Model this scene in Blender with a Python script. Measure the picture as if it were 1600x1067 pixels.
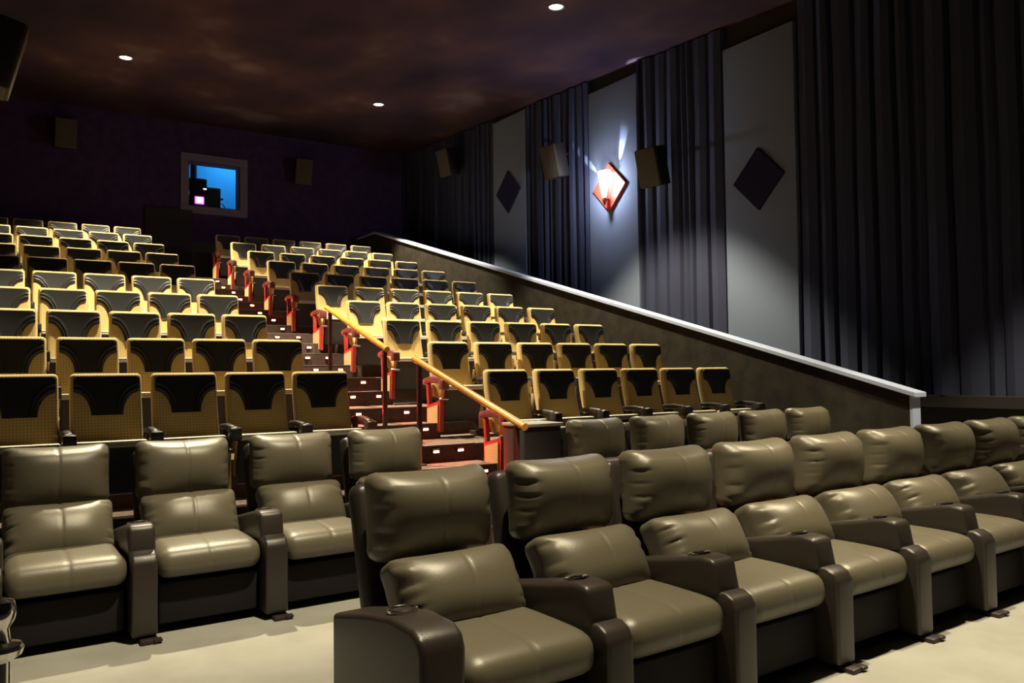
import bpy, bmesh, math, random
from mathutils import Vector, Matrix, Euler
from math import sin, cos, pi, exp, radians

random.seed(7)
for o in list(bpy.data.objects):
    bpy.data.objects.remove(o)
SC = bpy.context.scene
COL = SC.collection

# ------------------------------------------------------------------ camera, world, exposure
CAM = Vector((-3.578, -6.857, 1.510))
YAW, PIT, ROL, FPX = 0.5854, 0.0360, -0.0112, 1274.2
_f = Vector((sin(YAW) * cos(PIT), cos(YAW) * cos(PIT), sin(PIT)))
_r = Vector((cos(YAW), -sin(YAW), 0))
_u = _r.cross(_f)
_r2 = _r * cos(ROL) + _u * sin(ROL)
_u2 = -_r * sin(ROL) + _u * cos(ROL)
cd = bpy.data.cameras.new('camera')
cam = bpy.data.objects.new('camera', cd)
COL.objects.link(cam)
m = Matrix(((_r2.x, _u2.x, -_f.x), (_r2.y, _u2.y, -_f.y), (_r2.z, _u2.z, -_f.z)))
cam.matrix_world = Matrix.Translation(CAM) @ m.to_4x4()
cd.sensor_width = 36
cd.lens = FPX / 1600 * 36
cd.clip_start = 0.05
SC.camera = cam
w = bpy.data.worlds.new('world')
SC.world = w
w.use_nodes = True
w.node_tree.nodes['Background'].inputs[0].default_value = (0.20, 0.17, 0.30, 1)
w.node_tree.nodes['Background'].inputs[1].default_value = 0.004
SC.view_settings.view_transform = 'Standard'
SC.view_settings.look = 'None'
SC.view_settings.gamma = 1
SC.view_settings.use_curve_mapping = False
SC.view_settings.exposure = 0.0

def ceil_z(y):
    return 6.65 + 0.05 * y

DOWN_W = 2100.0            # house downlights
DOWN_COL = (1.0, 0.86, 0.56)
DOWN_SPOTS = [(-1.38, 8.62, 1.4), (3.42, 8.62, 1.3), (-1.38, 2.45, 1.7), (3.42, 2.45, 1.5),
              (-1.38, -4.2, 1.08), (3.42, -4.2, 1.05)]
DOWN_ANGLE = radians(82)
FRONT_ANGLE = radians(73)   # the two front fittings are narrower
SCONCE_W = 75.0

# ------------------------------------------------------------------ materials
def mat(name, col, rough=0.6, metal=0.0, spec=0.5, emit=None, es=0.0, bump=None, noise=None, sheen=0.0):
    mt = bpy.data.materials.new(name)
    mt.use_nodes = True
    nt = mt.node_tree
    b = nt.nodes['Principled BSDF']
    b.inputs['Base Color'].default_value = (*col, 1)
    b.inputs['Roughness'].default_value = rough
    b.inputs['Metallic'].default_value = metal
    b.inputs['Specular IOR Level'].default_value = spec
    if sheen:
        b.inputs['Sheen Weight'].default_value = sheen
    if emit:
        b.inputs['Emission Color'].default_value = (*emit, 1)
        b.inputs['Emission Strength'].default_value = es
    tc = nt.nodes.new('ShaderNodeTexCoord')
    if noise:                                   # (scale, second colour)
        n = nt.nodes.new('ShaderNodeTexNoise')
        n.inputs['Scale'].default_value = noise[0]
        n.inputs['Detail'].default_value = 5
        nt.links.new(tc.outputs['Object'], n.inputs['Vector'])
        mx = nt.nodes.new('ShaderNodeMix'); mx.data_type = 'RGBA'
        mx.inputs[6].default_value = (*col, 1)
        mx.inputs[7].default_value = (*noise[1], 1)
        r = nt.nodes.new('ShaderNodeValToRGB')
        r.color_ramp.elements[0].position = 0.38
        r.color_ramp.elements[1].position = 0.64
        nt.links.new(n.outputs['Fac'], r.inputs[0])
        nt.links.new(r.outputs[0], mx.inputs[0])
        nt.links.new(mx.outputs[2], b.inputs['Base Color'])
    if bump:                                    # (scale, strength)
        n2 = nt.nodes.new('ShaderNodeTexNoise')
        n2.inputs['Scale'].default_value = bump[0]
        n2.inputs['Detail'].default_value = 3
        nt.links.new(tc.outputs['Object'], n2.inputs['Vector'])
        bp = nt.nodes.new('ShaderNodeBump')
        bp.inputs['Strength'].default_value = bump[1]
        bp.inputs['Distance'].default_value = 0.01
        nt.links.new(n2.outputs['Fac'], bp.inputs['Height'])
        nt.links.new(bp.outputs[0], b.inputs['Normal'])
    return mt

def plaid(name, a, bcol, c):
    mt = mat(name, a, 0.85, spec=0.2, sheen=0.2)
    nt = mt.node_tree; b = nt.nodes['Principled BSDF']
    tc = nt.nodes.new('ShaderNodeTexCoord')
    outs = []
    sep = nt.nodes.new('ShaderNodeSeparateXYZ')
    nt.links.new(tc.outputs['Object'], sep.inputs[0])
    def stripe(sock, freq, width, ph=0.0):
        m1 = nt.nodes.new('ShaderNodeMath'); m1.operation = 'MULTIPLY_ADD'
        nt.links.new(sock, m1.inputs[0]); m1.inputs[1].default_value = freq; m1.inputs[2].default_value = ph
        fr = nt.nodes.new('ShaderNodeMath'); fr.operation = 'FRACT'
        nt.links.new(m1.outputs[0], fr.inputs[0])
        lt = nt.nodes.new('ShaderNodeMath'); lt.operation = 'LESS_THAN'; lt.inputs[1].default_value = width
        nt.links.new(fr.outputs[0], lt.inputs[0])
        return lt.outputs[0]
    def mixc(fac, c1_sock, c1, c2):
        mx = nt.nodes.new('ShaderNodeMix'); mx.data_type = 'RGBA'
        nt.links.new(fac, mx.inputs[0])
        if c1_sock: nt.links.new(c1_sock, mx.inputs[6])
        else: mx.inputs[6].default_value = (*c1, 1)
        mx.inputs[7].default_value = (*c2, 1)
        return mx.outputs[2]
    s = mixc(stripe(sep.outputs['X'], 46, .28), None, a, bcol)
    mz = stripe(sep.outputs['Z'], 46, .28)
    s = mixc(mz, s, None, bcol)
    pr = nt.nodes.new('ShaderNodeMath'); pr.operation = 'MULTIPLY'
    nt.links.new(stripe(sep.outputs['X'], 46, .28), pr.inputs[0]); nt.links.new(mz, pr.inputs[1])
    s = mixc(pr.outputs[0], s, None, c)
    nt.links.new(s, b.inputs['Base Color'])
    return mt

M = {}
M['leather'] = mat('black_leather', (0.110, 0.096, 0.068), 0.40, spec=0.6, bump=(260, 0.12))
M['leather_shaded'] = mat('shaded_leather', (0.030, 0.023, 0.020), 0.38, spec=0.5, bump=(260, 0.12))  # same leather as the cushions, darkened to put shade into the colour
M['base_cloth'] = mat('base_panel_vinyl', (0.014, 0.012, 0.014), 0.6, spec=0.15, bump=(180, 0.1))
M['plaid'] = plaid('plaid_seat_fabric', (0.66, 0.50, 0.22), (0.52, 0.38, 0.16), (0.36, 0.25, 0.10))
M['vinyl'] = mat('dark_head_vinyl', (0.022, 0.023, 0.027), 0.40, spec=0.45, bump=(200, 0.05))
M['piping'] = mat('head_piping', (0.035, 0.034, 0.040), 0.3, spec=0.8)
M['shell'] = mat('seat_shell_plastic', (0.040, 0.042, 0.045), 0.45)
M['lip'] = mat('pale_seat_edge', (0.74, 0.70, 0.60), 0.5)
M['arm_plastic'] = mat('armrest_plastic', (0.035, 0.033, 0.038), 0.4)
M['arm_maroon'] = mat('maroon_armrest', (0.16, 0.05, 0.055), 0.35)
M['red_lit_metal'] = mat('red_glow_metal', (0.36, 0.035, 0.03), 0.4)  # brown metal with the step lights' red glow put into its colour
M['iron'] = mat('dark_iron', (0.035, 0.022, 0.025), 0.45, metal=0.2)
M['post'] = mat('maroon_post_paint', (0.09, 0.02, 0.025), 0.4)
M['wood_rail'] = mat('varnished_rail_wood', (0.85, 0.42, 0.09), 0.28, spec=0.6, noise=(14, (0.76, 0.33, 0.05)))
M['chrome'] = mat('chrome', (0.75, 0.73, 0.70), 0.15, metal=1.0)
M['floor'] = mat('painted_concrete', (0.33, 0.325, 0.30), 0.6, spec=0.2, noise=(3.0, (0.285, 0.28, 0.255)), bump=(40, 0.05))
M['carpet'] = mat('patterned_aisle_carpet', (0.16, 0.06, 0.045), 0.95, spec=0.05, noise=(26, (0.30, 0.17, 0.10)))
M['tier'] = mat('tier_carpet', (0.19, 0.14, 0.12), 0.9, spec=0.1, noise=(30, (0.11, 0.08, 0.075)))
M['riser'] = mat('dark_riser', (0.10, 0.075, 0.070), 0.8, spec=0.15, noise=(20, (0.085, 0.060, 0.055)))
M['nosing'] = mat('worn_metal_nosing', (0.24, 0.20, 0.17), 0.5, metal=0.2)
M['step_lens'] = mat('step_light_lens', (0.8, 0.1, 0.05), 0.3, emit=(1.0, 0.05, 0.02), es=320)
M['step_body'] = mat('step_light_housing', (0.10, 0.02, 0.02), 0.4)
M['lowwall'] = mat('rough_brown_wall', (0.040, 0.034, 0.027), 0.8, spec=0.2, noise=(5, (0.025, 0.021, 0.018)), bump=(60, 0.2))
M['cap'] = mat('pale_lilac_cap', (0.52, 0.60, 0.86), 0.4)
M['curtain'] = mat('navy_curtain', (0.038, 0.043, 0.080), 0.85, spec=0.12)
M['backwall'] = mat('black_purple_wall', (0.060, 0.036, 0.115), 0.9, spec=0.1, noise=(6, (0.045, 0.027, 0.085)))
M['wainscot'] = mat('black_wainscot', (0.016, 0.012, 0.016), 0.7)
M['ledge'] = mat('dark_olive_ledge', (0.022, 0.020, 0.020), 0.6)
M['panel'] = mat('grey_acoustic_cloth', (0.16, 0.195, 0.285), 0.95, spec=0.1, bump=(300, 0.25))
M['diamond'] = mat('navy_diamond_cloth', (0.018, 0.017, 0.045), 0.9, spec=0.1)
M['red_board'] = mat('red_diamond_board', (0.62, 0.055, 0.035), 0.45)
M['speaker_face'] = mat('olive_speaker_grille', (0.062, 0.052, 0.036), 0.8, bump=(400, 0.3))
M['speaker_box'] = mat('speaker_box_black', (0.010, 0.009, 0.010), 0.6)
M['shade'] = mat('lit_glass_shade', (0.9, 0.9, 0.95), 0.2, emit=(1.0, 0.97, 0.98), es=14)
M['brass'] = mat('dark_brass', (0.20, 0.10, 0.05), 0.35, metal=0.8)
M['lamp'] = mat('downlight_glow', (1, 1, 1), 0.3, emit=(1.0, 0.93, 0.78), es=4)
M['ring'] = mat('downlight_ring', (0.10, 0.085, 0.07), 0.5)
M['frame'] = mat('grey_purple_window_frame', (0.18, 0.15, 0.24), 0.6)
M['reveal'] = mat('maroon_reveal', (0.10, 0.030, 0.035), 0.6)
M['booth'] = mat('booth_blue_wall', (0.05, 0.42, 0.80), 0.8)
M['proj'] = mat('projector_black', (0.012, 0.010, 0.016), 0.4)
M['lens'] = mat('projector_port_glow', (0.8, 0.3, 0.9), 0.3, emit=(0.85, 0.16, 0.95), es=1.6)
M['blue_glint'] = mat('projector_side_glint', (0.2, 0.4, 1.0), 0.3, emit=(0.30, 0.55, 1.0), es=5)  # glowing colour for a blue glint
M['velvet'] = mat('red_velvet_rope', (0.60, 0.02, 0.015), 0.8, sheen=0.4)
M['door'] = mat('dark_door', (0.012, 0.009, 0.012), 0.6)
M['box_cloth'] = mat('charcoal_box_vinyl', (0.024, 0.022, 0.024), 0.6)
M['box_top'] = mat('pale_box_top', (0.36, 0.34, 0.28), 0.45)
M['lwall'] = mat('left_wall_dark', (0.03, 0.026, 0.032), 0.9)

# painted ceiling: dark brown clouds
cm = mat('painted_dark_ceiling', (0.05, 0.03, 0.03), 0.9, spec=0.1)
nt = cm.node_tree
tc = nt.nodes.new('ShaderNodeTexCoord')
mp = nt.nodes.new('ShaderNodeMapping'); mp.inputs['Scale'].default_value = (0.42, 0.30, 1)
nz = nt.nodes.new('ShaderNodeTexNoise'); nz.inputs['Scale'].default_value = 1.6; nz.inputs['Detail'].default_value = 3
cr = nt.nodes.new('ShaderNodeValToRGB')
cr.color_ramp.elements[0].position = 0.30; cr.color_ramp.elements[0].color = (0.020, 0.015, 0.034, 1)
cr.color_ramp.elements[1].position = 0.72; cr.color_ramp.elements[1].color = (0.115, 0.085, 0.10, 1)
e = cr.color_ramp.elements.new(0.48); e.color = (0.044, 0.026, 0.042, 1)
e = cr.color_ramp.elements.new(0.60); e.color = (0.066, 0.038, 0.045, 1)
nt.links.new(tc.outputs['Object'], mp.inputs[0]); nt.links.new(mp.outputs[0], nz.inputs['Vector'])
nt.links.new(nz.outputs['Fac'], cr.inputs[0]); nt.links.new(cr.outputs[0], nt.nodes['Principled BSDF'].inputs['Base Color'])
M['ceiling'] = cm

# ------------------------------------------------------------------ mesh helpers
class MB:
    """collects raw vertices and faces for one mesh"""
    def __init__(s): s.v = []; s.f = []
    def add(s, vs, fs):
        k = len(s.v); s.v += [tuple(p) for p in vs]; s.f += [tuple(i + k for i in f) for f in fs]; return s
    def box(s, x0, x1, y0, y1, z0, z1):
        vs = [(x, y, z) for x in (x0, x1) for y in (y0, y1) for z in (z0, z1)]
        return s.add(vs, [(0, 1, 3, 2), (4, 6, 7, 5), (0, 4, 5, 1), (2, 3, 7, 6), (0, 2, 6, 4), (1, 5, 7, 3)])
    def rbox(s, c, size, r, n=(6, 6, 6), fn=None):
        """rounded box on a grid, fn(x, y, z) deforms each vertex (coordinates relative to centre)"""
        hx, hy, hz = size[0] / 2, size[1] / 2, size[2] / 2
        r = min(r, hx, hy, hz)
        idx = {}; vs = []; fs = []
        nx, ny, nz_ = n
        def P(i, j, k):
            key = (i, j, k)
            if key in idx: return idx[key]
            def ax(i, n, h):
                t = i / n
                m = min(r * 1.0, h) / (2 * h) if h else 0
                # cluster two rings inside the rounded edge
                a = 2 if n >= 6 else 1
                if i <= a: q = m * i / a
                elif i >= n - a: q = 1 - m * (n - i) / a
                else: q = m + (1 - 2 * m) * (i - a) / (n - 2 * a)
                return (q * 2 - 1) * h
            p = Vector((ax(i, nx, hx), ax(j, ny, hy), ax(k, nz_, hz)))
            q = Vector((max(-hx + r, min(hx - r, p.x)), max(-hy + r, min(hy - r, p.y)), max(-hz + r, min(hz - r, p.z))))
            d = p - q
            if d.length > 1e-9:
                p = q + d.normalized() * r
            if fn: p = Vector(fn(p.x, p.y, p.z))
            idx[key] = len(vs); vs.append((p.x + c[0], p.y + c[1], p.z + c[2]))
            return idx[key]
        for i in range(nx):
            for j in range(ny):
                fs.append((P(i, j, 0), P(i, j + 1, 0), P(i + 1, j + 1, 0), P(i + 1, j, 0)))
                fs.append((P(i, j, nz_), P(i + 1, j, nz_), P(i + 1, j + 1, nz_), P(i, j + 1, nz_)))
        for i in range(nx):
            for k in range(nz_):
                fs.append((P(i, 0, k), P(i + 1, 0, k), P(i + 1, 0, k + 1), P(i, 0, k + 1)))
                fs.append((P(i, ny, k), P(i, ny, k + 1), P(i + 1, ny, k + 1), P(i + 1, ny, k)))
        for j in range(ny):
            for k in range(nz_):
                fs.append((P(0, j, k), P(0, j, k + 1), P(0, j + 1, k + 1), P(0, j + 1, k)))
                fs.append((P(nx, j, k), P(nx, j + 1, k), P(nx, j + 1, k + 1), P(nx, j, k + 1)))
        return s.add(vs, fs)
    def tube(s, pts, rad, seg=12, flat=1.0):
        pts = [Vector(p) for p in pts]; rings = []
        for i, p in enumerate(pts):
            t = (pts[min(i + 1, len(pts) - 1)] - pts[max(i - 1, 0)]).normalized()
            a = Vector((1, 0, 0)) if abs(t.x) < .9 else Vector((0, 1, 0))
            b = t.cross(a).normalized(); a = b.cross(t).normalized()
            rr = rad[i] if isinstance(rad, (list, tuple)) else rad
            rings.append([p + a * cos(2 * pi * k / seg) * rr + b * sin(2 * pi * k / seg) * rr * flat for k in range(seg)])
        vs = [q for rg in rings for q in rg]; fs = []
        for i in range(len(pts) - 1):
            for k in range(seg):
                k2 = (k + 1) % seg
                fs.append((i * seg + k, i * seg + k2, (i + 1) * seg + k2, (i + 1) * seg + k))
        fs.append(tuple(range(seg))[::-1]); fs.append(tuple((len(pts) - 1) * seg + k for k in range(seg)))
        return s.add(vs, fs)
    def lathe(s, prof, c=(0, 0, 0), seg=24, sx=1, sy=1):
        vs = []; fs = []
        for (r, z) in prof:
            for k in range(seg):
                vs.append((c[0] + r * cos(2 * pi * k / seg) * sx, c[1] + r * sin(2 * pi * k / seg) * sy, c[2] + z))
        for i in range(len(prof) - 1):
            for k in range(seg):
                k2 = (k + 1) % seg
                fs.append((i * seg + k, i * seg + k2, (i + 1) * seg + k2, (i + 1) * seg + k))
        return s.add(vs, fs)
    def prism_x(s, prof, x0, x1):
        """side profile [(y, z)...] extruded along x"""
        n = len(prof)
        vs = [(x0, y, z) for y, z in prof] + [(x1, y, z) for y, z in prof]
        fs = [tuple(range(n)), tuple(range(n, 2 * n))[::-1]]
        for i in range(n):
            j = (i + 1) % n
            fs.append((i, i + n, j + n, j))
        return s.add(vs, fs)
    def xf(s, mt):
        s.v = [tuple(mt @ Vector(p)) for p in s.v]; return s
    def mesh(s, name, material, smooth=True, bevel=0.0):
        me = bpy.data.meshes.new(name)
        me.from_pydata(s.v, [], s.f)
        bm = bmesh.new(); bm.from_mesh(me)
        bmesh.ops.recalc_face_normals(bm, faces=bm.faces)
        if bevel:
            bmesh.ops.bevel(bm, geom=[e for e in bm.edges if e.calc_face_angle(0) > 0.5], offset=bevel, segments=3, profile=0.6, affect='EDGES')
        bm.to_mesh(me); bm.free()
        me.materials.append(material)
        if smooth:
            me.shade_smooth()
            try: me.set_sharp_from_angle(angle=radians(38))
            except Exception: pass
        return me

def link(name, me, parent=None, loc=None, rot=None):
    o = bpy.data.objects.new(name, me)
    COL.objects.link(o)
    if parent: o.parent = parent
    if loc: o.location = loc
    if rot: o.rotation_euler = rot
    return o
def thing(name, label, cat, loc=(0, 0, 0), rz=0.0, group=None):
    o = bpy.data.objects.new(name, None)
    COL.objects.link(o)
    o.empty_display_size = 0.1
    o.location = loc; o.rotation_euler = (0, 0, rz)
    o['label'] = label; o['category'] = cat
    if group: o['group'] = group
    return o
def tag(o, label, cat, group=None):
    o['label'] = label; o['category'] = cat
    if group: o['group'] = group
    return o
def struct(name, mb, material, smooth=False, bevel=0.0):
    o = link(name, mb.mesh(name, material, smooth, bevel))
    o['kind'] = 'structure'
    return o
def dup(root, loc, rz, label, kids=None):
    r = root.copy(); COL.objects.link(r); r.location = loc; r.rotation_euler = (0, 0, rz); r['label'] = label
    for ch in (kids or list(root.children)):
        c = ch.copy(); COL.objects.link(c); c.parent = r
        for g in list(ch.children):
            d = g.copy(); COL.objects.link(d); d.parent = c
    return r

# ------------------------------------------------------------------ room shell
XL_W, XR_W, YF, YB = -4.36, 6.0, -11.0, 12.6
DY, DZ = 1.1806, 0.3214
AL, AR = -0.76, 0.57                      # aisle edges
def tier_z(i): return 0.48 + DZ * (i - 1)
def tier_y(i): return 0.10 + DY * (i - 2)  # front edge of tier i
LWX0, LWX1 = 4.62, 4.76                   # low wall

struct('floor', MB().box(XL_W - .1, XR_W + .1, YF - .1, YB + .1, -0.12, 0.0), M['floor'])
struct('wall_left', MB().box(XL_W - .1, XL_W, YF, YB, 0, 7.6), M['lwall'])
struct('wall_right', MB().box(XR_W, XR_W + .1, YF, YB, 0, 7.6), M['wainscot'])
struct('wall_front', MB().box(XL_W, XR_W, YF - .1, YF, 0, 7.6), M['lwall'])
c = MB()
vs = []
for x in (XL_W - .1, XR_W + .1):
    for y in (YF - .1, YB + .1):
        vs += [(x, y, ceil_z(y)), (x, y, ceil_z(y) + .12)]
c.add(vs, [(0, 2, 6, 4), (1, 5, 7, 3), (0, 1, 3, 2), (4, 6, 7, 5), (0, 4, 5, 1), (2, 3, 7, 6)])
struct('ceiling', c, M['ceiling'])

# back wall with the projection port
PX0, PX1, PZ0, PZ1 = 0.50, 1.66, 5.36, 6.40
bw = MB()
bw.box(XL_W, PX0, YB, YB + .30, 0, 7.6); bw.box(PX1, XR_W, YB, YB + .30, 0, 7.6)
bw.box(PX0, PX1, YB, YB + .30, 0, PZ0); bw.box(PX0, PX1, YB, YB + .30, PZ1, 7.6)
struct('wall_back', bw, M['backwall'])
struct('baseboard_back', MB().box(XL_W, LWX0, YB - .03, YB, 3.36, 4.55), M['ledge'])
tr = MB()
t_ = 0.17
tr.box(PX0 - t_, PX1 + t_, YB - .04, YB, PZ1, PZ1 + t_); tr.box(PX0 - t_, PX1 + t_, YB - .04, YB, PZ0 - t_, PZ0)
tr.box(PX0 - t_, PX0, YB - .04, YB, PZ0, PZ1); tr.box(PX1, PX1 + t_, YB - .04, YB, PZ0, PZ1)
struct('window_1', tr, M['frame'], bevel=0.008)
rv = MB()
rv.box(PX1 - .02, PX1, YB, YB + .3, PZ0, PZ1); rv.box(PX0, PX0 + .02, YB, YB + .3, PZ0, PZ1)
rv.box(PX0, PX1, YB, YB + .3, PZ1 - .02, PZ1); rv.box(PX0, PX1, YB, YB + .3, PZ0, PZ0 + .02)
struct('trim_1', rv, M['reveal'])
bo = MB()
bo.box(-1.2, 3.4, YB + 2.2, YB + 2.3, 4.4, 7.4); bo.box(-1.3, -1.2, YB + .3, YB + 2.3, 4.4, 7.4)
bo.box(3.4, 3.5, YB + .3, YB + 2.3, 4.4, 7.4); bo.box(-1.2, 3.4, YB + .3, YB + 2.2, 4.3, 4.4); bo.box(-1.2, 3.4, YB + .3, YB + 2.2, 7.4, 7.5)
struct('wall_booth', bo, M['booth'])
# thin glass of the port
gm = bpy.data.materials.new('port_glass'); gm.use_nodes = True
gb = gm.node_tree.nodes['Principled BSDF']
gb.inputs['Transmission Weight'].default_value = 1.0; gb.inputs['Roughness'].default_value = 0.0; gb.inputs['IOR'].default_value = 1.05
gb.inputs['Base Color'].default_value = (0.9, 0.95, 1, 1)
struct('window_2', MB().box(PX0 + .02, PX1 - .02, YB + .24, YB + .248, PZ0 + .02, PZ1 - .02), gm)

# exit door in the back wall at the head of the aisle
d = struct('door_1', MB().box(-0.42, 0.58, YB - .05, YB, 3.36, 5.25), M['door'])
link('door_push_bar', MB().tube([(-.30, YB - .11, 4.35), (.46, YB - .11, 4.35)], .02).mesh('door_push_bar', M['iron']), d)

# seating tiers and half steps
for i in range(1, 11):
    y0 = tier_y(i); y1 = tier_y(i + 1) if i < 10 else YB
    if i == 1:
        s = MB().box(XL_W, AL, -0.42, y1, 0, tier_z(1)); s.box(AR, LWX0, -0.42, y1, 0, tier_z(1)); s.box(AL, AR, y0, y1, 0, tier_z(1))
    else:
        s = MB().box(XL_W, LWX0, y0, y1, 0, tier_z(i))
    o = struct('floor_tier', s, M['tier'])
    rs = MB().box(XL_W if i > 1 else AL, LWX0 if i > 1 else AR, y0 - .012, y0, tier_z(i) - (DZ if i > 1 else .16), tier_z(i) - .004)
    if i == 1:
        rs.box(XL_W, AL, -.432, -.42, 0, tier_z(1) - .004); rs.box(AR, LWX0, -.432, -.42, 0, tier_z(1) - .004)
    link('riser_face', rs.mesh('riser_face', M['riser'], False), o)
    link('nosing', MB().box(AL, AR, y0 - .014, y0 + .03, tier_z(i) - .003, tier_z(i) + .006).mesh('nosing', M['nosing'], False), o)
steps = [(tier_y(i + 1) - .45, tier_y(i + 1), tier_z(i), tier_z(i) + DZ / 2) for i in range(1, 10)]
steps += [(tier_y(1) - .42, tier_y(1), 0, .31), (tier_y(1) - .84, tier_y(1) - .42, 0, .155)]
for y0, y1, z0, z1 in steps:
    o = struct('floor_step', MB().box(AL, AR, y0, y1, z0, z1), M['tier'])
    link('riser_face', MB().box(AL, AR, y0 - .012, y0, z0, z1 - .004).mesh('riser_face', M['riser'], False), o)
    link('nosing', MB().box(AL, AR, y0 - .014, y0 + .03, z1 - .003, z1 + .006).mesh('nosing', M['nosing'], False), o)
struct('floor_bounce_cut', MB().box(XL_W, XR_W, YF, -5.6, 0.0, 0.012), M['base_cloth'])  # unseen dark slab added to cut light bouncing onto the recliner fronts
struct('floor_carpet', MB().box(-0.95, 4.6, -3.05, -1.95, 0.0, 0.012), M['carpet'])

# low sloping wall between the seats and the side corridor
def capz(y): return 2.375 + 0.2725 * (min(y, 11.5) - 2.07)
Y0W, Y1W = -2.02, YB
lw = MB().prism_x([(Y0W, 0), (Y1W, 0), (Y1W, capz(Y1W) - .05), (11.5, capz(11.5) - .05), (Y0W, capz(Y0W) - .05)], LWX0, LWX1)
struct('wall_aisle', lw, M['lowwall'])
cp = MB().prism_x([(Y0W - .08, capz(Y0W - .08) - .05), (11.5, capz(11.5) - .05), (Y1W, capz(Y1W) - .05), (Y1W, capz(Y1W)), (11.5, capz(11.5)), (Y0W - .08, capz(Y0W - .08))], LWX0 - .035, LWX1 + .035)
struct('trim_2', cp, M['cap'], bevel=0.006)
struct('trim_3', MB().box(LWX0 - .004, LWX1 + .004, Y0W - .03, Y0W, 0, capz(Y0W) - .06), M['cap'])

# right wall: ledge below the curtains
struct('trim_4', MB().box(XR_W - .12, XR_W, YF, YB, 1.03, 1.17), M['ledge'], bevel=0.01)

# curtains with irregular pleats
def curtain(y0, y1, label, seed):
    rnd = random.Random(seed)
    ys = [y0]
    while ys[-1] < y1 - .08:
        ys.append(min(y1, ys[-1] + rnd.uniform(.13, .34)))
    ys[-1] = y1
    prof = []
    for a, b in zip(ys[:-1], ys[1:]):
        dep = rnd.uniform(.035, .10); t = min(.035, (b - a) * .25)
        prof += [(a, .015), (a + t, dep), (a + t + (b - a - 2 * t) * .5, dep + .02), (b - t, dep * .9)]
    prof.append((y1, .015))
    s = MB(); zb, n = 1.17, len(prof)
    levels = [0, .25, .5, .75, 1]
    vs = []
    for L_ in levels:
        for (y, dx) in prof:
            zt = ceil_z(y) - .03
            vs.append((XR_W - dx * (1 + .15 * sin(7 * y + 3 * L_)), y + .008 * sin(9 * L_ + y * 5), zb + (zt - zb) * L_))
    for L_ in levels:
        for (y, dx) in prof:
            vs.append((XR_W - .003, y, zb + (ceil_z(y) - .03 - zb) * L_))
    fs = []
    for a in range(len(levels) - 1):
        for k in range(n - 1):
            fs.append((a * n + k, a * n + k + 1, (a + 1) * n + k + 1, (a + 1) * n + k))
    off = len(levels) * n
    for k in range(n - 1):                      # close bottom and top
        fs.append((k, off + k, off + k + 1, k + 1))
        t = (len(levels) - 1) * n
        fs.append((t + k, t + k + 1, off + t + k + 1, off + t + k))
    for a in range(len(levels) - 1):
        fs.append((a * n, (a + 1) * n, off + (a + 1) * n, off + a * n))
        fs.append((a * n + n - 1, off + a * n + n - 1, off + (a + 1) * n + n - 1, (a + 1) * n + n - 1))
    s.add(vs, fs)
    o = link('pleated_curtain', s.mesh('pleated_curtain', M['curtain'], False))
    tag(o, label, 'curtain', 'pleated curtains on the right wall')
curtain(YF + .02, 0.27, 'wide dark navy pleated curtain filling the right edge, nearest the viewer', 1)
curtain(1.58, 3.48, 'dark navy pleated curtain between the lit sconce panel and nearest grey panel', 2)
curtain(4.83, 6.85, 'dark navy pleated curtain between the lit sconce panel and farthest grey panel', 3)
curtain(8.14, YB - .02, 'dark navy pleated curtain beyond the farthest grey panel, reaching the back wall', 4)

def acoustic(y0, y1, zt, label):
    o = link('acoustic_panel', MB().rbox((XR_W - .050, (y0 + y1) / 2, (zt + 1.17) / 2), (.09, y1 - y0, zt - 1.17), .012, (2, 6, 6)).mesh('acoustic_panel', M['panel']))
    tag(o, label, 'wall panel', 'tall grey cloth panels on the right wall')
acoustic(6.87, 8.12, 6.93, 'tall grey cloth wall panel with navy diamond, farthest from the viewer')
acoustic(3.50, 4.81, 6.62, 'tall grey cloth wall panel holding the lit red sconce, middle of three')
acoustic(0.29, 1.56, 6.35, 'tall grey cloth wall panel with navy diamond, nearest the viewer')
def diamond(y, z, material, x0, th, h=.455):
    s = MB(); vs = []
    for x in (x0, x0 - th):
        vs += [(x, y, z + h), (x, y - h, z), (x, y, z - h), (x, y + h, z)]
    s.add(vs, [(0, 1, 2, 3), (4, 7, 6, 5), (0, 4, 5, 1), (1, 5, 6, 2), (2, 6, 7, 3), (3, 7, 4, 0)])
    return s.mesh('diamond_board', material, False, .006)
tag(link('diamond_board', diamond(7.50, 5.31, M['diamond'], XR_W - .096, .04)), 'navy diamond board on the farthest grey wall panel', 'wall decoration', 'navy diamonds on grey panels')
tag(link('diamond_board', diamond(0.92, 4.245, M['diamond'], XR_W - .096, .04)), 'navy diamond board on the nearest grey wall panel', 'wall decoration', 'navy diamonds on grey panels')

# lit sconce on a red diamond
SY, SZ = 4.20, 4.76
sc = thing('sconce_lamp', 'lit white glass wall sconce on a red diamond board, middle grey panel', 'lamp', (XR_W - .097, SY, SZ))
link('diamond_board', diamond(0, 0, M['red_board'], 0, .05, .44), sc)
sh = MB()
prof = [(.035, -.20), (.06, -.12), (.10, .04), (.135, .20), (.15, .27), (.142, .275), (.127, .20), (.09, .04), (.05, -.12), (.03, -.19)]
sh.lathe(prof, (-.15, 0, 0), 20, .55)
link('glass_shade', sh.mesh('glass_shade', M['shade']), sc)
bk = MB().tube([(-.05, 0, -.22), (-.15, 0, -.22)], .02); bk.lathe([(0, -.34), (.015, -.33), (.03, -.28), (.045, -.24), (.04, -.20), (0, -.19)], (-.15, 0, 0), 14)
link('bracket', bk.mesh('bracket', M['brass']), sc)
L_ = bpy.data.lights.new('sconce_bulb', 'POINT'); L_.energy = SCONCE_W; L_.color = (0.86, 0.90, 1.0); L_.shadow_soft_size = 0.05
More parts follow.
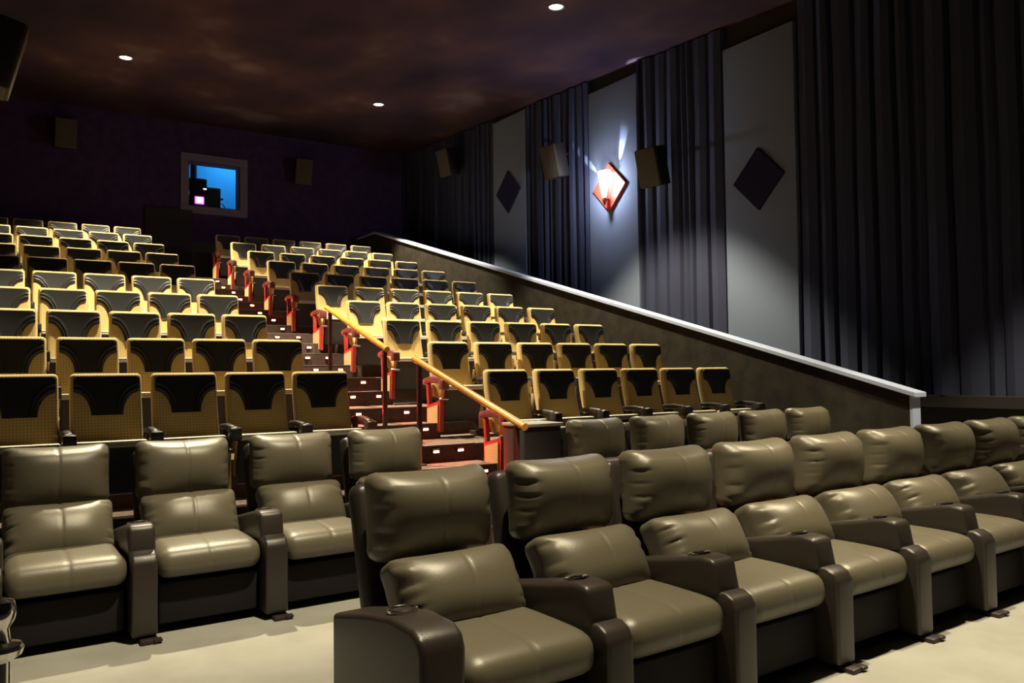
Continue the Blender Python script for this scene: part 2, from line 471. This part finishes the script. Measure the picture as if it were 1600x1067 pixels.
lo = link('sconce_bulb', L_, sc, (-.34, 0, .05))
for dy, tz, sp, pw in ((1.0, .95, 12, 420), (-.50, 1.8, 18, 900)):       # light fanning through the shade's open sides
    L_ = bpy.data.lights.new('sconce_beam', 'SPOT'); L_.energy = pw; L_.color = (0.80, 0.85, 1.0); L_.shadow_soft_size = 0.01
    L_.spot_size = radians(sp); L_.spot_blend = 0.5
    lo = link('sconce_beam', L_, sc, (-.085, .17 if dy > 0 else -.17, .16))
    v = Vector((.24, dy, tz)).normalized()
    lo.rotation_euler = v.to_track_quat('-Z', 'Y').to_euler()

# recessed downlights
def downlight(x, y, p, label):
    z = ceil_z(y)
    t = thing('ceiling_downlight', label, 'ceiling light', (x, y, z), 0, 'round recessed lights in the ceiling')
    rg = MB().lathe([(.12, .0), (.125, -.012), (.105, -.016), (.10, -.006), (.10, .0)], seg=28)
    link('trim_ring', rg.mesh('trim_ring', M['ring']), t)
    link('lamp_face', MB().lathe([(0, -.003), (.06, -.006), (.10, -.004), (.10, .0), (0, .0)], seg=28).mesh('lamp_face', M['lamp']), t)
    L_ = bpy.data.lights.new('downlight_beam', 'SPOT'); L_.energy = DOWN_W * p; L_.color = DOWN_COL
    L_.spot_size = FRONT_ANGLE if y < 0 else DOWN_ANGLE; L_.spot_blend = 0.32; L_.shadow_soft_size = 0.10
    link('downlight_beam', L_, t, (0, 0, -.06))
names_dl = ['round ceiling light above the upper left seats, left of the projection window',
            'round ceiling light above the upper right seats, right of the projection window',
            'round ceiling light over the middle of the left hand seats, above the picture',
            'round ceiling light nearest the viewer, high at the top of the picture',
            'round ceiling light over the front recliners at the left, above the picture',
            'round ceiling light over the front recliners at the right, above the picture']
for (x, y, p), lb in zip(DOWN_SPOTS, names_dl):
    downlight(x, y, p, lb)

# ------------------------------------------------------------------ wall speakers
def speaker(loc, rot, label, size=(.26, .42, .62), reach=.22):
    t = thing('surround_speaker', label, 'speaker', loc, 0, 'surround speakers on the walls')
    t.rotation_euler = rot
    s = MB().rbox((0, 0, 0), size, .015, (4, 4, 4))
    link('speaker_cabinet', s.mesh('speaker_cabinet', M['speaker_box']), t)
    link('speaker_grille', MB().rbox((-size[0] / 2 - .008, 0, 0), (.03, size[1] - .02, size[2] - .02), .01, (2, 4, 4)).mesh('speaker_grille', M['speaker_face']), t)
    link('wall_bracket', MB().tube([(size[0] / 2 - .01, 0, .05), (size[0] / 2 + reach, 0, .05 + reach * .25)], .022).mesh('wall_bracket', M['iron']), t)
speaker((5.55, 2.75, 4.77), (0, radians(-14), radians(8)), 'olive grey box speaker beside the lit sconce, on its nearer side', reach=.25)
speaker((5.53, 5.36, 5.44), (0, radians(-14), radians(8)), 'olive grey box speaker between the far panel and the sconce panel', reach=.26)
speaker((5.55, 9.50, 6.33), (0, radians(-14), radians(8)), 'dim box speaker beyond the farthest grey panel near the back corner', reach=.25)
speaker((3.05, 12.25, 6.38), (0, radians(-12), radians(90)), 'dark box speaker on the back wall, right of the projection window')
speaker((-2.0, 12.25, 6.55), (0, radians(-12), radians(90)), 'dark box speaker on the back wall, left of the projection window')
speaker((-3.405, 1.56, 4.33), (0, radians(-14), radians(180)), 'dark box speaker hung high at the left edge of the picture', reach=.80)

# ------------------------------------------------------------------ projector in the booth
pr = thing('film_projector', 'black projector with glowing magenta lens port behind the booth window', 'projector', (0.98, YB + .75, 4.4))
link('projector_body', MB().rbox((0.0, 0, 1.28), (.72, .55, .52), .02, (4, 4, 4)).mesh('projector_body', M['proj']), pr)
link('lamp_house', MB().rbox((-.14, 0, 1.62), (.40, .45, .24), .03, (4, 4, 4)).mesh('lamp_house', M['proj']), pr)
link('exhaust_duct', MB().tube([(-.18, .1, 1.72), (-.18, .1, 2.1), (-.14, .1, 2.98)], .075, 16).mesh('exhaust_duct', M['shell']), pr)
link('pedestal', MB().box(-.34, .34, -.22, .25, 0.02, 1.03).mesh('pedestal', M['proj'], False, .01), pr)
link('lens_port', MB().rbox((-.13, -.29, 1.20), (.21, .05, .18), .02, (4, 4, 4)).mesh('lens_port', M['lens']), pr)
M['port_white'] = mat('projector_beam_glass', (1, .9, 1), 0.3, emit=(1.0, 0.85, 1.0), es=5)
link('port_glass', MB().rbox((-.13, -.318, 1.20), (.14, .01, .115), .004, (2, 2, 2)).mesh('port_glass', M['port_white']), pr)
link('indicator_light', MB().box(-.04, .03, -.285, -.270, 1.475, 1.495).mesh('indicator_light', M['port_white'], False), pr)
link('side_glint', MB().rbox((-.42, -.24, 1.37), (.10, .05, .11), .02, (4, 4, 4)).mesh('side_glint', M['blue_glint']), pr)  # blue glint on the projector, drawn as a glowing block
cb = MB(); cb.tube([(.35, -.15, 1.20), (.44, -.15, 1.19), (.48, -.15, 1.12), (.47, -.15, 1.03), (.40, -.15, .98), (.34, -.15, 1.0)], .012, 8)
cb.tube([(.34, -.16, 1.30), (.44, -.16, 1.31)], .025, 10)
link('cable', cb.mesh('cable', M['proj']), pr)
L_ = bpy.data.lights.new('booth_fill', 'AREA'); L_.energy = 32; L_.color = (0.35, 0.75, 1.0); L_.size = 1.2  # unseen area light added to wash the booth walls blue
t = thing('booth_fill_light', 'unseen blue fill light added inside the projection booth to light its walls', 'lamp', (2.0, YB + 1.3, 7.38))
link('fill_housing', MB().box(-.5, .5, -.1, .1, -.03, .02).mesh('fill_housing', M['ring'], False), t)
link('fill_emitter', L_, t, (0, 0, -.06))

# ------------------------------------------------------------------ theatre seats
def back_y(z):
    t = (1.0 - z) / .58
    return -0.05 - .02 * t - .13 * t * t * .8 - .03 * t
SW = .49
def bend_back(zc):
    return lambda x, y, z: (x * (1 - .03 * max(0, (z + zc - .75))), y + back_y(z + zc) + .05 + (.012 * (x / .24) ** 2 * -1 if y < 0 else 0), z)
me_back = MB().rbox((0, 0, .735), (SW, .10, .62), .036, (8, 4, 10), bend_back(.735)).mesh('backrest', M['plaid'])
# head patch: full width at the top, sweeping in to a narrow tongue
def hw(z):
    if z >= .905: return .223 if z < .995 else .223 - .022 * ((z - .995) / .025) ** 2
    t = max(0.0, min(1.0, (z - .735) / .17))
    return .108 + .115 * (1 - math.sqrt(max(0, 1 - t ** 1.9)))
def front_y(x, z): return back_y(z) - .012 * (x / .24) ** 2
pm = MB(); vs = []; fs = []
NZ, NX = 44, 40
ZS = [.735 + .285 * k / NZ for k in range(NZ + 1)]
def welt(x, z):
    """stitched welts that run round the two lower lobes"""
    dx = (.223 - abs(x)) / .115; dz = (z - .735) / .17
    e_ = math.sqrt(dx * dx + max(0, dz) ** 2)
    return sum(.0065 * exp(-((e_ - q) / .045) ** 2) for q in (1.17, 1.38))
for z in ZS:
    for i in range(NX + 1):
        x = (i / NX * 2 - 1) * hw(z)
        vs.append((x, front_y(x, z) - .012 - .007 * (1 - (2 * i / NX - 1) ** 8) - welt(x, z), z))
for z in ZS:
    for i in range(NX + 1):
        x = (i / NX * 2 - 1) * hw(z)
        vs.append((x, front_y(x, z) + .01, z))
N1 = (NX + 1); OFF = len(ZS) * N1
for a in range(len(ZS) - 1):
    for i in range(NX):
        fs.append((a * N1 + i, a * N1 + i + 1, (a + 1) * N1 + i + 1, (a + 1) * N1 + i))
    for i in (0, NX):
        fs.append((a * N1 + i, (a + 1) * N1 + i, OFF + (a + 1) * N1 + i, OFF + a * N1 + i))
for i in range(NX):
    for a in (0, len(ZS) - 1):
        fs.append((a * N1 + i, a * N1 + i + 1, OFF + a * N1 + i + 1, OFF + a * N1 + i))
pm.add(vs, fs)
me_patch = pm.mesh('head_patch', M['vinyl'])
# seat folded up: fabric cushion behind, plastic pan in front, pale lip on top
lean = lambda zc, k: (lambda x, y, z: (x, y - k * (z + zc - .38), z))
me_cush = MB().rbox((0, -.255, .385), (.46, .10, .34), .035, (6, 4, 6), lean(.385, .30)).mesh('seat_cushion', M['plaid'])
me_pan = MB().rbox((0, -.325, .348), (.47, .05, .38), .024, (8, 4, 8), lambda x, y, z: (x * (1 - .10 * max(0, -z / .2) ** 3), y - .30 * (z - .015), z)).mesh('seat_pan', M['shell'])
me_lip = MB().rbox((0, -.355, .545), (.465, .085, .028), .012, (6, 4, 3)).mesh('seat_lip', M['lip'])
me_lip2 = MB().rbox((0, -.393, .522), (.46, .016, .022), .007, (6, 2, 3)).mesh('lip_edge', M['lip'])

def seat_side(x, end, sgn):
    """armrest + standard meshes for a side at x"""
    out = []
    am = MB()
    if end: am.rbox((x, -.235, .595), (.064, .44, .075), .025, (4, 8, 4), lambda X, Y, Z: (X, Y, Z + .03 * cos(Y * 7)))
    else: am.rbox((x, -.25, .600), (.058, .34, .045), .018, (4, 6, 4), lambda X, Y, Z: (X, Y, Z + .02 * cos(Y * 7)))
    am.rbox((x, -.455, .570), (.088, .10, .10), .014, (4, 4, 4))
    out.append(('armrest', am, M['arm_maroon'] if end else M['arm_plastic'], None))
    st = MB()
    if end:
        st.rbox((x, -.10, .345), (.045, .055, .47), .012, (4, 4, 4), lambda X, Y, Z: (X, Y - .04 * cos(Z * 5), Z))
        st.add([(x + a, y, z) for a in (-.022, .022) for (y, z) in ((-.11, .09), (-.11, .34), (-.42, .41), (-.42, .37), (-.40, .07))],
               [(0, 1, 2, 3, 4), (9, 8, 7, 6, 5), (0, 5, 6, 1), (1, 6, 7, 2), (2, 7, 8, 3), (3, 8, 9, 4), (4, 9, 5, 0)])
        out.append(('side_panel', st, M['red_lit_metal'], 'insert'))
    else:
        st.rbox((x, -.17, .295), (.045, .10, .57), .012, (4, 4, 4))
        out.append(('standard', st, M['iron'], 'strip'))
    ft = MB(); ft.rbox((x, -.17, .02), (.07, .30, .04), .01, (4, 4, 3)); ft.rbox((x, -.17, .10), (.04, .09, .18), .01, (4, 4, 3))
    out.append(('foot', ft, M['iron'], None))
    return out
def add_side(root, x, end, sgn):
    for nm, mb, mt_, extra in seat_side(x, end, sgn):
        o = link(nm, mb.mesh(nm, mt_), root)
        if extra == 'strip':
            link('fabric_strip', MB().rbox((x, -.226, .24), (.062, .02, .34), .008, (2, 2, 4)).mesh('fabric_strip', M['plaid']), o)
        if extra == 'insert':
            fi = MB()
            fi.add([(x + a * sgn, y, z) for a in (.020, .034) for (y, z) in ((-.14, .10), (-.14, .31), (-.38, .36), (-.37, .08))],
                   [(0, 1, 2, 3), (7, 6, 5, 4), (0, 4, 5, 1), (1, 5, 6, 2), (2, 6, 7, 3), (3, 7, 4, 0)])
            link('fabric_insert', fi.mesh('fabric_insert', M['plaid'], False, .004), o)
            link('hinge_bolt', MB().tube([(x + .03 * sgn, -.40, .415), (x - .08 * sgn, -.40, .415)], .014, 10).mesh('hinge_bolt', M['chrome']), o)
        if nm == 'armrest':
            link('cup_ring', MB().lathe([(.030, .620), (.036, .624), (.041, .620), (.041, .615), (.030, .615)], (x, -.455, 0), 18).mesh('cup_ring', M['iron']), o)
def make_seat(sides):
    t = thing('theatre_seat', '', 'theatre seat')
    link('backrest', me_back, t)
    link('head_patch', me_patch, t)
    link('seat_cushion', me_cush, t)
    pn = link('seat_pan', me_pan, t); link('pan_lip', me_lip, pn); link('lip_edge', me_lip2, pn)
    for x, end, sgn in sides: add_side(t, x, end, sgn)
    return t
PL, PR = .56, .5955
XL0, XR0 = -1.0496, .8755
ORD = ['front', 'second', 'third', 'fourth', 'fifth', 'sixth', 'seventh', 'eighth', 'ninth', 'topmost']
NTH = ['beside the aisle', 'second from the aisle', 'third from the aisle', 'fourth from the aisle', 'fifth from the aisle', 'sixth from the aisle']
used = {}
def place_seat(kind, sides, loc, label, group):
    if kind not in used:
        t = make_seat(sides); t.location = loc; t['label'] = label; t['group'] = group; used[kind] = t
    else:
        t = dup(used[kind], loc, 0, label); t['group'] = group
    return t
# order: a row's left-hand neighbours carry the shared armrest on their outer side
for i in range(1, 11):
    y = (i - 1) * DY; z = tier_z(i)
    for j in range(6):
        lb = 'plaid folding seat, %s row from the front, %s, left hand block' % (ORD[i - 1], NTH[j])
        sides = [(-PL / 2, False, -1)] + ([(PL / 2, True, 1)] if j == 0 else [])
        place_seat('L0' if j == 0 else 'L', sides, (XL0 - j * PL, y, z), lb, 'plaid folding seats of the left hand block')
    for j in range(6):
        where = NTH[j] if j < 5 else 'against the sloping wall'
        lb = 'plaid folding seat, %s row from the front, %s, right hand block' % (ORD[i - 1], where)
        sides = [(PR / 2, False, 1)] + ([(-PR / 2, True, -1)] if j == 0 else [])
        place_seat('R0' if j == 0 else 'R', sides, (XR0 + j * PR, y, z), lb, 'plaid folding seats of the right hand block')

# ------------------------------------------------------------------ step lights
def seq(n): return ['lowest', 'second', 'third', 'fourth', 'fifth', 'sixth', 'seventh', 'eighth', 'ninth', 'tenth', 'eleventh', 'twelfth', 'thirteenth', 'fourteenth', 'fifteenth', 'sixteenth', 'seventeenth', 'eighteenth'][n]
lm = MB().rbox((0, -.018, 0), (.060, .012, .022), .005, (4, 2, 3)).mesh('lens', M['step_lens'])
hm = MB().rbox((0, -.010, .004), (.085, .024, .042), .006, (4, 2, 3)).mesh('light_housing', M['step_body'])
two = {1: .13, 3: -.16, 4: .08, 6: .07, 7: .12, 9: .09, 13: .0}
sl0 = None
for k in range(18):
    i = k // 2 + 1
    if k % 2 == 0: ly, lz = tier_y(i + 1) - .45, tier_z(i) + DZ / 2
    else: ly, lz = tier_y(i + 1), tier_z(i + 1)
    pos = [(.40, 'right')] + ([(two[k], 'left')] if k in two else [])
    for x, side in pos:
        lb = 'red step light on the %s lit riser of the aisle' % seq(k) + ('' if len(pos) == 1 else ', %s one of its pair' % side)
        loc = (x, ly - .012, lz - .055)
        if sl0 is None:
            sl0 = thing('step_light', lb, 'light', loc, 0, 'red lights along the aisle steps')
            h = link('light_housing', hm, sl0); link('lens', lm, sl0)
        else:
            dup(sl0, loc, 0, lb)

# ------------------------------------------------------------------ handrails
def handrail(y0, z0, y1, z1, posts, label):
    t = thing('handrail', label, 'handrail', (-.09, y0, 0), 0, 'handrails along the middle of the aisle')
    link('wooden_rail', MB().tube([(0, 0, z0), (0, y1 - y0, z1)], .030, 14).mesh('wooden_rail', M['wood_rail']), t)
    for y, zb in posts:
        zt = z0 + (z1 - z0) * (y - y0) / (y1 - y0)
        pm_ = MB().rbox((0, y - y0, (zb + zt - .03) / 2), (.042, .042, zt - .03 - zb), .006, (4, 4, 2)); pm_.rbox((0, y - y0, zb + .006), (.10, .10, .012), .004, (4, 4, 2))
        link('post', pm_.mesh('post', M['post']), t)
handrail(2.36, 2.28, .68, 1.74, [(2.25, tier_z(3)), (.74, tier_z(2))], 'upper wooden handrail on dark posts in the middle of the stepped aisle')
handrail(.08, 1.635, -1.76, 1.085, [(-.02, tier_z(1)+DZ/2), (-1.64, .155)], 'lower wooden handrail on dark posts at the foot of the stepped aisle')

# low box beside the foot of the aisle
t = thing('side_cabinet', 'small charcoal box with pale top at the foot of the lower handrail', 'cabinet', (.60, -.86, 0))
link('cabinet_body', MB().rbox((0, 0, .51), (.40, .34, 1.02), .015, (4, 4, 4)).mesh('cabinet_body', M['box_cloth']), t)
link('cabinet_top', MB().rbox((0, -.01, 1.035), (.42, .38, .03), .01, (4, 4, 3)).mesh('cabinet_top', M['box_top']), t)

# ------------------------------------------------------------------ recliners
def cushion(w_, h_, d_, bulge, seed, wr=1.0, sides=.05, px=3.0, pz=2.4, sag=0.0):
    rnd = random.Random(seed)
    ph = [rnd.uniform(0, 6.28) for _ in range(8)]
    def fn(x, y, z):
        u = x / (w_ / 2); v = z / (h_ / 2)
        au = abs(u); side = 0 if u < 0 else 1
        fr = max(0.0, -y / (d_ / 2))
        vb = v + sag * (1 - v * v)              # fullest part sits a little low
        y2 = y - bulge * max(0, 1 - au ** px) ** .8 * max(0, 1 - abs(vb) ** pz) ** .85 * fr
        x2 = x * (1 - sides * (1 - v * v))
        z2 = z - (.012 * (1 - u * u) if v > 0 else -.006 * (1 - u * u)) * abs(v) ** 3
        g = exp(-(x / .009) ** 2)               # stitched seam
        y2 += .0045 * g * fr
        z2 -= .003 * g * (1 if v > .7 else 0)
        # gathered folds where the cover is pulled in at the side seams
        amp = (1.5 if side == 0 else .7) * wr
        q = v * 7.2 + ph[side] + .8 * sin(v * 2.7 + ph[2 + side])
        fold = (1 - abs(sin(q))) ** 1.6 - .25
        reach = .13 + .06 * sin(q * .5 + ph[4 + side])
        e_ = 1 / (1 + exp(-(au - (1 - reach)) / .035)) * (1 - max(0, au - .93) / .07 * .6)
        y2 += amp * .017 * e_ * fold * max(fr, .25) * (1 - .4 * abs(v) ** 6)
        q2 = v * 15 + ph[5 + side]
        y2 += amp * .004 * e_ * sin(q2) * fr
        cpn = max(0, au - .72) / .28 * max(0, abs(v) - .62) / .38
        y2 += .035 * cpn * fr
        y2 += .004 * sin(3.3 * u + ph[1]) * sin(2.6 * v + ph[0]) * fr
        return (x2, y2, z2)
    return fn
def tiltx(mb, deg, c):
    return mb.xf(Matrix.Translation(c) @ Matrix.Rotation(radians(deg), 4, 'X'))
RP = .755
heads = []; pillows = []
for sd in (3, 11, 23):
    hmb = MB().rbox((0, 0, 0), (.600, .15, .39), .055, (56, 8, 44), cushion(.600, .39, .15, .110, sd, 1.0, .02, 3.2, 2.2, -.20))
    tiltx(hmb, -5, (0, -.070, .880)); heads.append(hmb.mesh('headrest', M['leather']))
    pmb = MB().rbox((0, 0, 0), (.60, .16, .37), .040, (56, 8, 40), cushion(.60, .37, .16, .12, sd + 1, 1.0, .035, 3.0, 2.4, .0))
    tiltx(pmb, -30, (0, -.295, .552)); pillows.append(pmb.mesh('lumbar_pillow', M['leather']))
def seat_fn(x, y, z):
    u = x / .3; f = max(0, -y / .32)
    z2 = z + (.020 * (1 - u ** 4) * (1 - (y / .34) ** 2) if z > 0 else 0)
    z2 -= .035 * max(0, f - .55) ** 2 * 2 if z > 0 else 0
    g = exp(-(x / .010) ** 2)
    z2 -= .0035 * g if z > 0 else 0
    y2 = y + (.0035 * g if y < -.28 else 0) - (.012 * (1 - u ** 4) if y < -.25 else 0)
    return (x, y2, z2)
me_seat = MB().rbox((0, -.58, .405), (.600, .62, .165), .065, (40, 20, 8), seat_fn).mesh('seat_cushion', M['leather'])
bf = MB().rbox((0, 0, 0), (.575, .13, .80), .05, (6, 4, 8)); tiltx(bf, -15, (0, .055, .61)); me_bframe = bf.mesh('back_frame', M['leather_shaded'])
me_base = MB().rbox((0, -.32, .18), (.58, .90, .27), .02, (4, 6, 4)).mesh('base', M['base_cloth'])
fp = MB().rbox((0, -.795, .175), (.575, .05, .24), .015, (6, 3, 6)); me_foot = fp.mesh('footrest_panel', M['base_cloth'])
def post_mb(x):
    s = MB().prism_x([(-.93, .035), (-.93, .445), (-.905, .485), (-.86, .505), (-.78, .500), (-.60, .40), (.12, .26), (.12, .035)], x - .070, x + .070)
    return s
def arm_mb(x):
    s = MB().rbox((0, 0, 0), (.150, .66, .195), .024, (6, 14, 6), lambda X, Y, Z: (X, Y, Z - (.03 * max(0, (-Y - .22) / .11) ** 2 if Z > 0 else 0)))
    s.xf(Matrix.Translation((x, -.50, .500)) @ Matrix.Rotation(radians(-12), 4, 'X'))
    return s
def cup(x, parent):
    rm = MB().lathe([(.040, 0), (.042, .006), (.050, .008), (.056, .005), (.056, -.004), (.040, -.004)], seg=26)
    R_ = Matrix.Translation((x, -.655, .635)) @ Matrix.Rotation(radians(-12), 4, 'X')
    rm.xf(R_)
    link('cup_holder', rm.mesh('cup_holder', M['chrome']), parent)
    dm = MB().lathe([(0, .001), (.041, .001), (.041, -.003), (0, -.003)], seg=26); dm.xf(R_)
    link('cup_well', dm.mesh('cup_well', M['iron']), parent)
me_post = post_mb(RP / 2).mesh('arm_post', M['leather_shaded'], True, .018)
me_arm = arm_mb(RP / 2).mesh('armrest', M['leather_shaded'])
ftm = MB().rbox((RP / 2 + .02, -.90, .012), (.10, .16, .024), .008, (4, 4, 3)); ftm.rbox((RP / 2 + .06, -.965, .018), (.05, .05, .02), .008, (3, 3, 3))
ftm.rbox((RP / 2, -.3, .018), (.09, .9, .034), .01, (3, 3, 3))
me_ft = ftm.mesh('floor_bracket', M['iron'])
def make_recliner(v, left_arm=None, right=True, bolt=True):
    t = thing('recliner', '', 'recliner')
    link('base', me_base, t)
    link('footrest_panel', me_foot, t)
    link('seat_cushion', me_seat, t)
    link('back_frame', me_bframe, t)
    link('lumbar_pillow', pillows[v], t)
    link('headrest', heads[v], t)
    if right:
        link('arm_post', me_post, t)
        a = link('armrest', me_arm, t); cup(RP / 2, a)
        link('floor_bracket', me_ft, t)
    if left_arm:                                   # closed end arm reaching to the floor
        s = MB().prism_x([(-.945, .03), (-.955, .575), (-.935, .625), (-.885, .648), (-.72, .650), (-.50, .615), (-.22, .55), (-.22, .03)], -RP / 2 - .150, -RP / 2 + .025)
        a = link('end_arm', s.mesh('end_arm', M['leather_shaded'], True, .022), t)
        rm = MB().lathe([(.040, 0), (.042, .006), (.050, .008), (.056, .005), (.056, -.004), (.040, -.004)], seg=26)
        rm.xf(Matrix.Translation((-RP / 2 - .065, -.66, .650)) @ Matrix.Rotation(radians(-4), 4, 'X'))
        link('cup_holder', rm.mesh('cup_holder', M['chrome']), a)
        dm = MB().lathe([(0, .001), (.041, .001), (.041, -.003), (0, -.003)], seg=26); dm.xf(Matrix.Translation((-RP / 2 - .065, -.66, .650)) @ Matrix.Rotation(radians(-4), 4, 'X'))
        link('cup_well', dm.mesh('cup_well', M['iron']), a)
    return t
protos = {}
def place_rec(key, v, left, loc, rz, label, group):
    k = (key, v)
    if k not in protos:
        t = make_recliner(v, left); t.location = loc; t.rotation_euler = (0, 0, rz); t['label'] = label; t['group'] = group; protos[k] = t
    else:
        t = dup(protos[k], loc, rz, label); t['group'] = group
# front row
CW = ['at the near end of the foreground row, beside the bare floor', 'second along the foreground row', 'third along the foreground row', 'fourth along the foreground row', 'fifth along the foreground row',
      'sixth along the foreground row', 'seventh along the foreground row', 'eighth along the foreground row', 'ninth along the foreground row, cut by the right edge']
CX0, CY0, CS = -1.845, -3.47, 0.022
for j in range(9):
    loc = (CX0 + j * RP, CY0 + CS * j, 0)
    place_rec('Cend' if j == 0 else 'N', (j * 2) % 3, j == 0, loc, math.atan2(CS, RP), 'black leather recliner ' + CW[j], 'recliners of the foreground row')
# left row
AW = ['beside the aisle', 'second from the aisle', 'third from the aisle', 'fourth from the aisle', 'cut by the left edge of the picture']
for j in range(5):
    loc = (-.86 - j * RP, -.87 - .01 * j, 0)
    place_rec('N', (j + 1) % 3, False, loc, 0, 'black leather recliner below the left hand seats, ' + AW[j], 'recliners of the left middle row')
# right row, behind the foreground row
BW = ['nearest the aisle', 'second from the aisle', 'third from the aisle', 'fourth from the aisle', 'against the sloping wall']
for j in range(5):
    loc = (1.135 + j * RP, -1.02, 0)
    place_rec('N', j % 3, False, loc, 0, 'black leather recliner half hidden below the right hand seats, ' + BW[j], 'recliners of the right middle row')

# ------------------------------------------------------------------ stanchion and rope at the left edge
t = thing('rope_stanchion', 'chrome rope stanchion cut off by the lower left corner', 'stanchion', (-3.512, -4.5, 0))
s = MB().lathe([(0, 0), (.15, 0), (.155, .01), (.10, .03), (.03, .045), (.022, .06), (.022, .82), (.045, .835), (.05, .85), (.045, .86), (.022, .865), (.018, .90), (.03, .92), (.034, .94), (.028, .965), (0, .975)], seg=28)
link('post', s.mesh('post', M['chrome']), t)
t2 = link('velvet_rope', MB().tube([(-3.60, -4.48, .84), (-3.65, -4.47, .80), (-3.78, -4.44, .66), (-4.00, -4.40, .52), (-4.20, -4.37, .60), (-4.33, -4.33, .80)], .022, 12).mesh('velvet_rope', M['velvet']))
tag(t2, 'red velvet rope hanging from the chrome stanchion at the left edge', 'rope')
